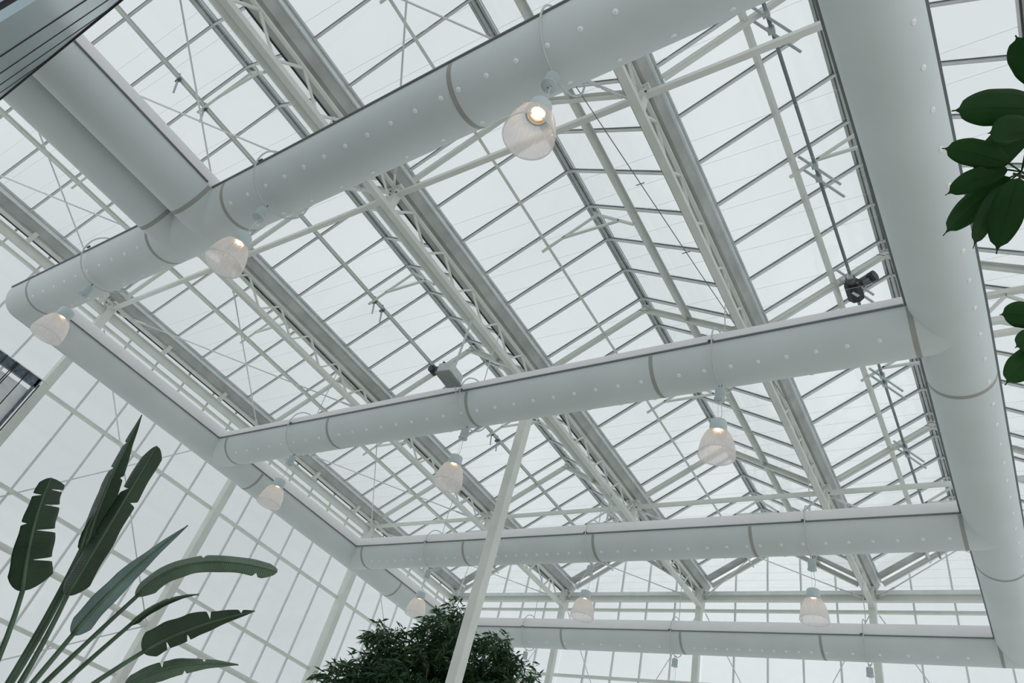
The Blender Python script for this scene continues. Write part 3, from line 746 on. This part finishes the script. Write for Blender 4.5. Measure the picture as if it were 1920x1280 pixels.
def big_leaf(root, a, b, c, wl_, wr_, roll=0., fold=.25, cuts=(), material=None, blunt=False, name='leaf_blade', curl=0., narrow=0.):
    """a long blade along a bezier a-b-c (world points); half widths wl_/wr_ in metres; cuts: (side, t, depth)"""
    N = 150; K = 6; vs = []; uvs = []; fs = []
    for i in range(N + 1):
        t = i / N; p = bez(a, b, c, t); d = (bez(a, b, c, min(1, t + .01)) - bez(a, b, c, max(0, t - .01))).normalized()
        view = p.normalized(); side = d.cross(view).normalized(); nor = side.cross(d).normalized()   # nor faces away/towards the eye
        cr, sr_ = math.cos(roll), math.sin(roll); s2 = side * cr + nor * sr_; n2 = nor * cr - side * sr_
        wf = (min(1, t / .11) ** .5) * (1 - narrow * t) * (1 if blunt and t < .93 else (min(1, (1 - t) / (.06 if blunt else .5)) ** (.5 if blunt else .75)))
        for sd, wid in ((-1, wl_), (1, wr_)):
            w = wid * wf * (1 + .04 * math.sin(t * 23 + sd))
            for cs, ct, dep in cuts:
                if cs == sd and abs(t - ct) < .016: w *= 1 - dep * (1 - abs(t - ct) / .016)
            for k in range(1, K + 1):
                u = k / K
                lift = fold * w * u + curl * w * u * u + .012 * math.sin(t * 40 + sd * 2) * u * wid * 4 * .2
                vs.append(p + s2 * (sd * w * u * math.cos(fold * .6)) + n2 * lift); uvs.append((t * 1.0, u * sd))
        vs.append(p); uvs.append((t, 0))
    row = 2 * K + 1
    def idx(i, sd, k):
        return i * row + (2 * K if k == 0 else (k - 1 if sd < 0 else K + k - 1))
    for i in range(N):
        for sd in (-1, 1):
            for k in range(K):
                q = (idx(i, sd, k), idx(i, sd, k + 1), idx(i + 1, sd, k + 1), idx(i + 1, sd, k)); fs.append(q if sd > 0 else q[::-1])
    me = bpy.data.meshes.new(name); me.from_pydata([tuple(v) for v in vs], [], fs); me.materials.append(material)
    ul = me.uv_layers.new(name='UVMap')
    for lp in me.loops: ul.data[lp.index].uv = uvs[lp.vertex_index]
    for p in me.polygons: p.use_smooth = True
    o = link(name, me, root)
    so = o.modifiers.new('thickness', 'SOLIDIFY'); so.thickness = .0025
    rib = MB().taper([bez(a, b, c, i / 14) for i in range(15)], [.011 * (1 - .75 * i / 14) + .002 for i in range(15)], 7).build('midrib', M['stalk'], o, True)
    rib.matrix_parent_inverse = Matrix.Identity(4); rib.location = (0, 0, 0)
    return o
def fixrib(o, root):
    for ch in o.children: ch.matrix_parent_inverse = o.matrix_parent_inverse.inverted() if False else Matrix.Identity(4)

BASE = Vector((-4.75, 1.75, -1.6))
bp_ = empty('bird_of_paradise_plant', BASE); tag(bp_, 'tall plant with long torn paddle leaves on green stalks, lower left', 'plant')
LV = [  # base px, mid px, tip px, depths, half widths, roll, fold, cuts, material, blunt, stalk passes px
    ((42, 1108), (64, 985), (96, 896), (4.9, 5.0, 5.2), .135, .085, .2, .10, ((-1, .22, .8), (-1, .46, .9), (-1, .70, .85), (-1, .87, .85), (1, .80, .9), (1, .52, .45)), 'strel', True, (2, 1222)),
    ((160, 1026), (205, 905), (266, 778), (5.3, 5.4, 5.6), .075, .10, .7, .5, ((1, .62, .6), (1, .8, .7), (-1, .55, .3)), 'strel', False, (21, 1280)),
    ((126, 1116), (205, 985), (294, 836), (5.1, 5.2, 5.4), .075, .105, .6, .5, ((1, .45, .5), (1, .74, .7), (-1, .66, .5)), 'strel', True, (38, 1280)),
    ((136, 1190), (232, 1085), (352, 985), (4.9, 5.0, 5.2), .07, .055, -.3, .30, (), 'strelpale', False, (61, 1280)),
    ((256, 1118), (365, 1056), (520, 1072), (5.3, 5.3, 5.2), .07, .10, .75, .4, ((1, .55, .4), (-1, .9, .4)), 'strelsheen', True, (84, 1280)),
    ((243, 1172), (305, 1130), (373, 1114), (5.6, 5.6, 5.6), .03, .05, .8, .5, ((1, .6, .7),), 'strel', False, (120, 1280)),
    ((268, 1222), (360, 1178), (478, 1145), (5.2, 5.2, 5.2), .075, .10, -.35, .2, ((-1, .25, .9), (-1, .45, .7), (1, .66, .7), (1, .9, .8)), 'strel', False, (177, 1280)),
    ((235, 1290), (325, 1250), (447, 1246), (5.0, 5.0, 5.0), .06, .10, .7, .45, ((1, .4, .8), (1, .75, .7), (-1, .6, .4)), 'strelsheen', False, (190, 1330)),
    ((152, 1030), (160, 1000), (176, 962), (5.3, 5.3, 5.3), .025, .025, .3, .3, (), 'strel', False, (15, 1280)),
]
for pa, pb, pc, dd, wl_, wr_, roll, fold, cuts, mt, blunt, sp in LV:
    a, b, c = px(*pa, dd[0]), px(*pb, dd[1]), px(*pc, dd[2]); b = b * 1.0
    ctrl = b * 2 - (a + c) * .5
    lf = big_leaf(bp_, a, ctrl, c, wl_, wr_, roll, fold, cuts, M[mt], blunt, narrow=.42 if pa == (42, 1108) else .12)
    s_mid = px(*sp, dd[0] - .1)
    end = BASE + Vector((random.uniform(-.1, .1), random.uniform(-.1, .1), .02))
    ts = (a - s_mid).length / ((a - s_mid).length + (end - s_mid).length)
    ctrl2 = (s_mid - a * (1 - ts) ** 2 - end * ts * ts) / (2 * ts * (1 - ts))
    path = [bez(a, ctrl2, end, k / 20) for k in range(21)]
    MB().taper(path, [.013 + .012 * k / 20 for k in range(21)], 8).build('stalk', M['stalk'], bp_, True)

# ---- leafy tree before the end wall
TR = Vector((-9.6, 10.9, -1.6))
tree = empty('leafy_tree', TR); tag(tree, 'dark leafy tree with narrow leaves at the bottom centre, behind the post', 'tree')
def tp(x, y, hd=14.4):
    v = ray(x, y); return v * (hd / math.hypot(v.x, v.y))
blobs = [((858, 1158), .13), ((838, 1186), .26), ((800, 1222), .30), ((748, 1212), .16), ((850, 1235), .45), ((770, 1258), .48), ((702, 1268), .33), ((655, 1290), .22), ((800, 1320), .9), ((690, 1338), .6),
         ((938, 1214), .10), ((915, 1248), .33), ((950, 1268), .26), ((905, 1320), .6), ((880, 1385), 1.1), ((740, 1400), 1.1)]
cen = [(tp(*c) + Vector((random.uniform(-.2, .2), random.uniform(-.3, .3), 0)), r) for c, r in blobs]
trunk = MB().taper([TR, TR + Vector((.1, 0, 1.6)), TR + Vector((.15, -.1, 3.2)), cen[6][0]], [.16, .13, .10, .05], 10)
for c, r in cen:
    s_ = TR + Vector((.15, -.1, random.uniform(2.4, 3.4)))
    trunk.taper([s_, s_.lerp(c, .5) + Vector((random.uniform(-.2, .2), random.uniform(-.2, .2), .1)), c], [.05, .03, .012], 6)
trunk.build('trunk', M['bark'], tree, True)
fol = MB(); rnd = random.Random(3)
def sprig(o, d):
    """a drooping twig tip with narrow leaves"""
    d = d.normalized()
    for k in range(9):
        t = k / 8; p = o + d * (.32 * t) + Vector((0, 0, -.10 * t * t))
        ld = (d * .5 + Vector((rnd.uniform(-1, 1), rnd.uniform(-1, 1), rnd.uniform(-1.3, .1)))).normalized()
        L = rnd.uniform(.14, .25); w = L * rnd.uniform(.075, .115); s_ = ld.cross(Vector((rnd.uniform(-1, 1), rnd.uniform(-1, 1), rnd.uniform(-1, 1)))).normalized()
        n = ld.cross(s_); q = p + ld * L * .5 + n * .006
        fol.add([p, q + s_ * w, p + ld * L - Vector((0, 0, .02)), q - s_ * w], [(0, 1, 2, 3)])
for c, r in cen:
    nn = int(430 * r * r * 1.5) + 34
    for k in range(nn):
        v = Vector((rnd.gauss(0, 1), rnd.gauss(0, 1), rnd.gauss(0, 1))).normalized()
        o = c + v * r * (rnd.uniform(.35, 1) ** .6)
        if math.sin(o.x * 4.1 + 1) * math.sin(o.y * 3.7) * math.sin(o.z * 4.3) > .42: continue
        sprig(o, v + Vector((0, 0, .25)))
tag(fol.build('foliage', M['treeleaf'], tree), kind='stuff')

# ---- broad-leaved branch hanging in from the right
BR = Vector((1.5, 1.55, -1.6))
br = empty('broad_leaved_tree', BR); tag(br, 'broad glossy dark green leaves reaching in at the right edge', 'tree')
node1 = px(1915, 322, 2.25); node2 = px(1965, 200, 2.3); node3 = px(1960, 640, 2.15)
MB().taper([BR, BR + Vector((-.05, .03, 1.3)), Vector((.9, 1.55, 1.1)), px(2010, 360, 2.3)], [.030, .024, .018, .011], 8).build('stem', M['bark'], br, True)
tw_ = MB()
for n_ in (node1, node2, node3, px(1900, 325, 2.25)): tw_.taper([px(2010, 360, 2.3), px(2010, 360, 2.3).lerp(n_, .5) + Vector((0, .01, .01)), n_], [.012, .008, .003], 6)
tw_.build('twig', M['bark'], br, True)
def ov_leaf(pa, pb, hw, d0, d1, roll=0., fold=.2):
    a, c = px(*pa, d0), px(*pb, d1); N = 22; K = 3; vs = []; fs = []
    mid = (a + c) * .5; b = mid + Vector((0, 0, .012)) + (mid.normalized() * .02 * random.uniform(-1, 1)); ctrl = b * 2 - (a + c) * .5
    for i in range(N + 1):
        t = i / N; p = bez(a, ctrl, c, t); d = (bez(a, ctrl, c, min(1, t + .01)) - bez(a, ctrl, c, max(0, t - .01))).normalized()
        view = p.normalized(); s_ = d.cross(view).normalized(); n = s_.cross(d)
        s2 = s_ * math.cos(roll) + n * math.sin(roll); n2 = n * math.cos(roll) - s_ * math.sin(roll)
        if t < .9: w = hw * min(1, 1.04 * math.sin(math.pi * min(1, t / .93)) ** .5)
        else: w = hw * .02 + hw * (1 - t) * 1.4
        if t > .93: w = hw * .035
        for k in range(-K, K + 1): vs.append(p + s2 * (w * k / K) + n2 * (abs(k) / K * w * fold))
    W = 2 * K + 1
    for i in range(N):
        for k in range(W - 1): fs.append((i * W + k, i * W + k + 1, (i + 1) * W + k + 1, (i + 1) * W + k))
    o = MB().add(vs, fs).build('broad_leaf', M['glossleaf'], br, True)
    so = o.modifiers.new('thickness', 'SOLIDIFY'); so.thickness = .0012
    rb = MB().taper([bez(a, ctrl, c, k / 10) - n2 * .0008 for k in range(11)], [.0022 * (1 - .8 * k / 10) for k in range(11)], 5)
    rb.taper([a, a.lerp(node1 if pa[1] < 500 else node3, .5), node1 if pa[1] < 500 else node3], [.0025, .0022, .002], 5)
    r_ = rb.build('leaf_stalk', M['glossleaf'], o, True); r_.matrix_parent_inverse = Matrix.Identity(4)
k_ = 2.25 / FPX
for pa, pb, hw, roll in [((1955, 204), (1784, 208), 26, 0), ((1960, 165), (1904, 66), 24, .2), ((1930, 250), (1852, 250), 22, .3), ((1890, 305), (1766, 278), 20, .1),
                         ((1935, 222), (1826, 338), 24, 0), ((1890, 318), (1772, 366), 17, .2), ((1895, 332), (1768, 442), 20, 0), ((1885, 345), (1824, 466), 14, .2),
                         ((1912, 333), (1868, 476), 22, 0), 
                         ((1960, 602), (1874, 590), 19, 0), ((1965, 640), (1903, 652), 18, .2), ((1965, 655), (1884, 722), 20, 0)]:
    ov_leaf(pa, pb, hw * k_, 2.24 + random.uniform(-.06, .06), 2.2 + random.uniform(-.06, .06), roll)
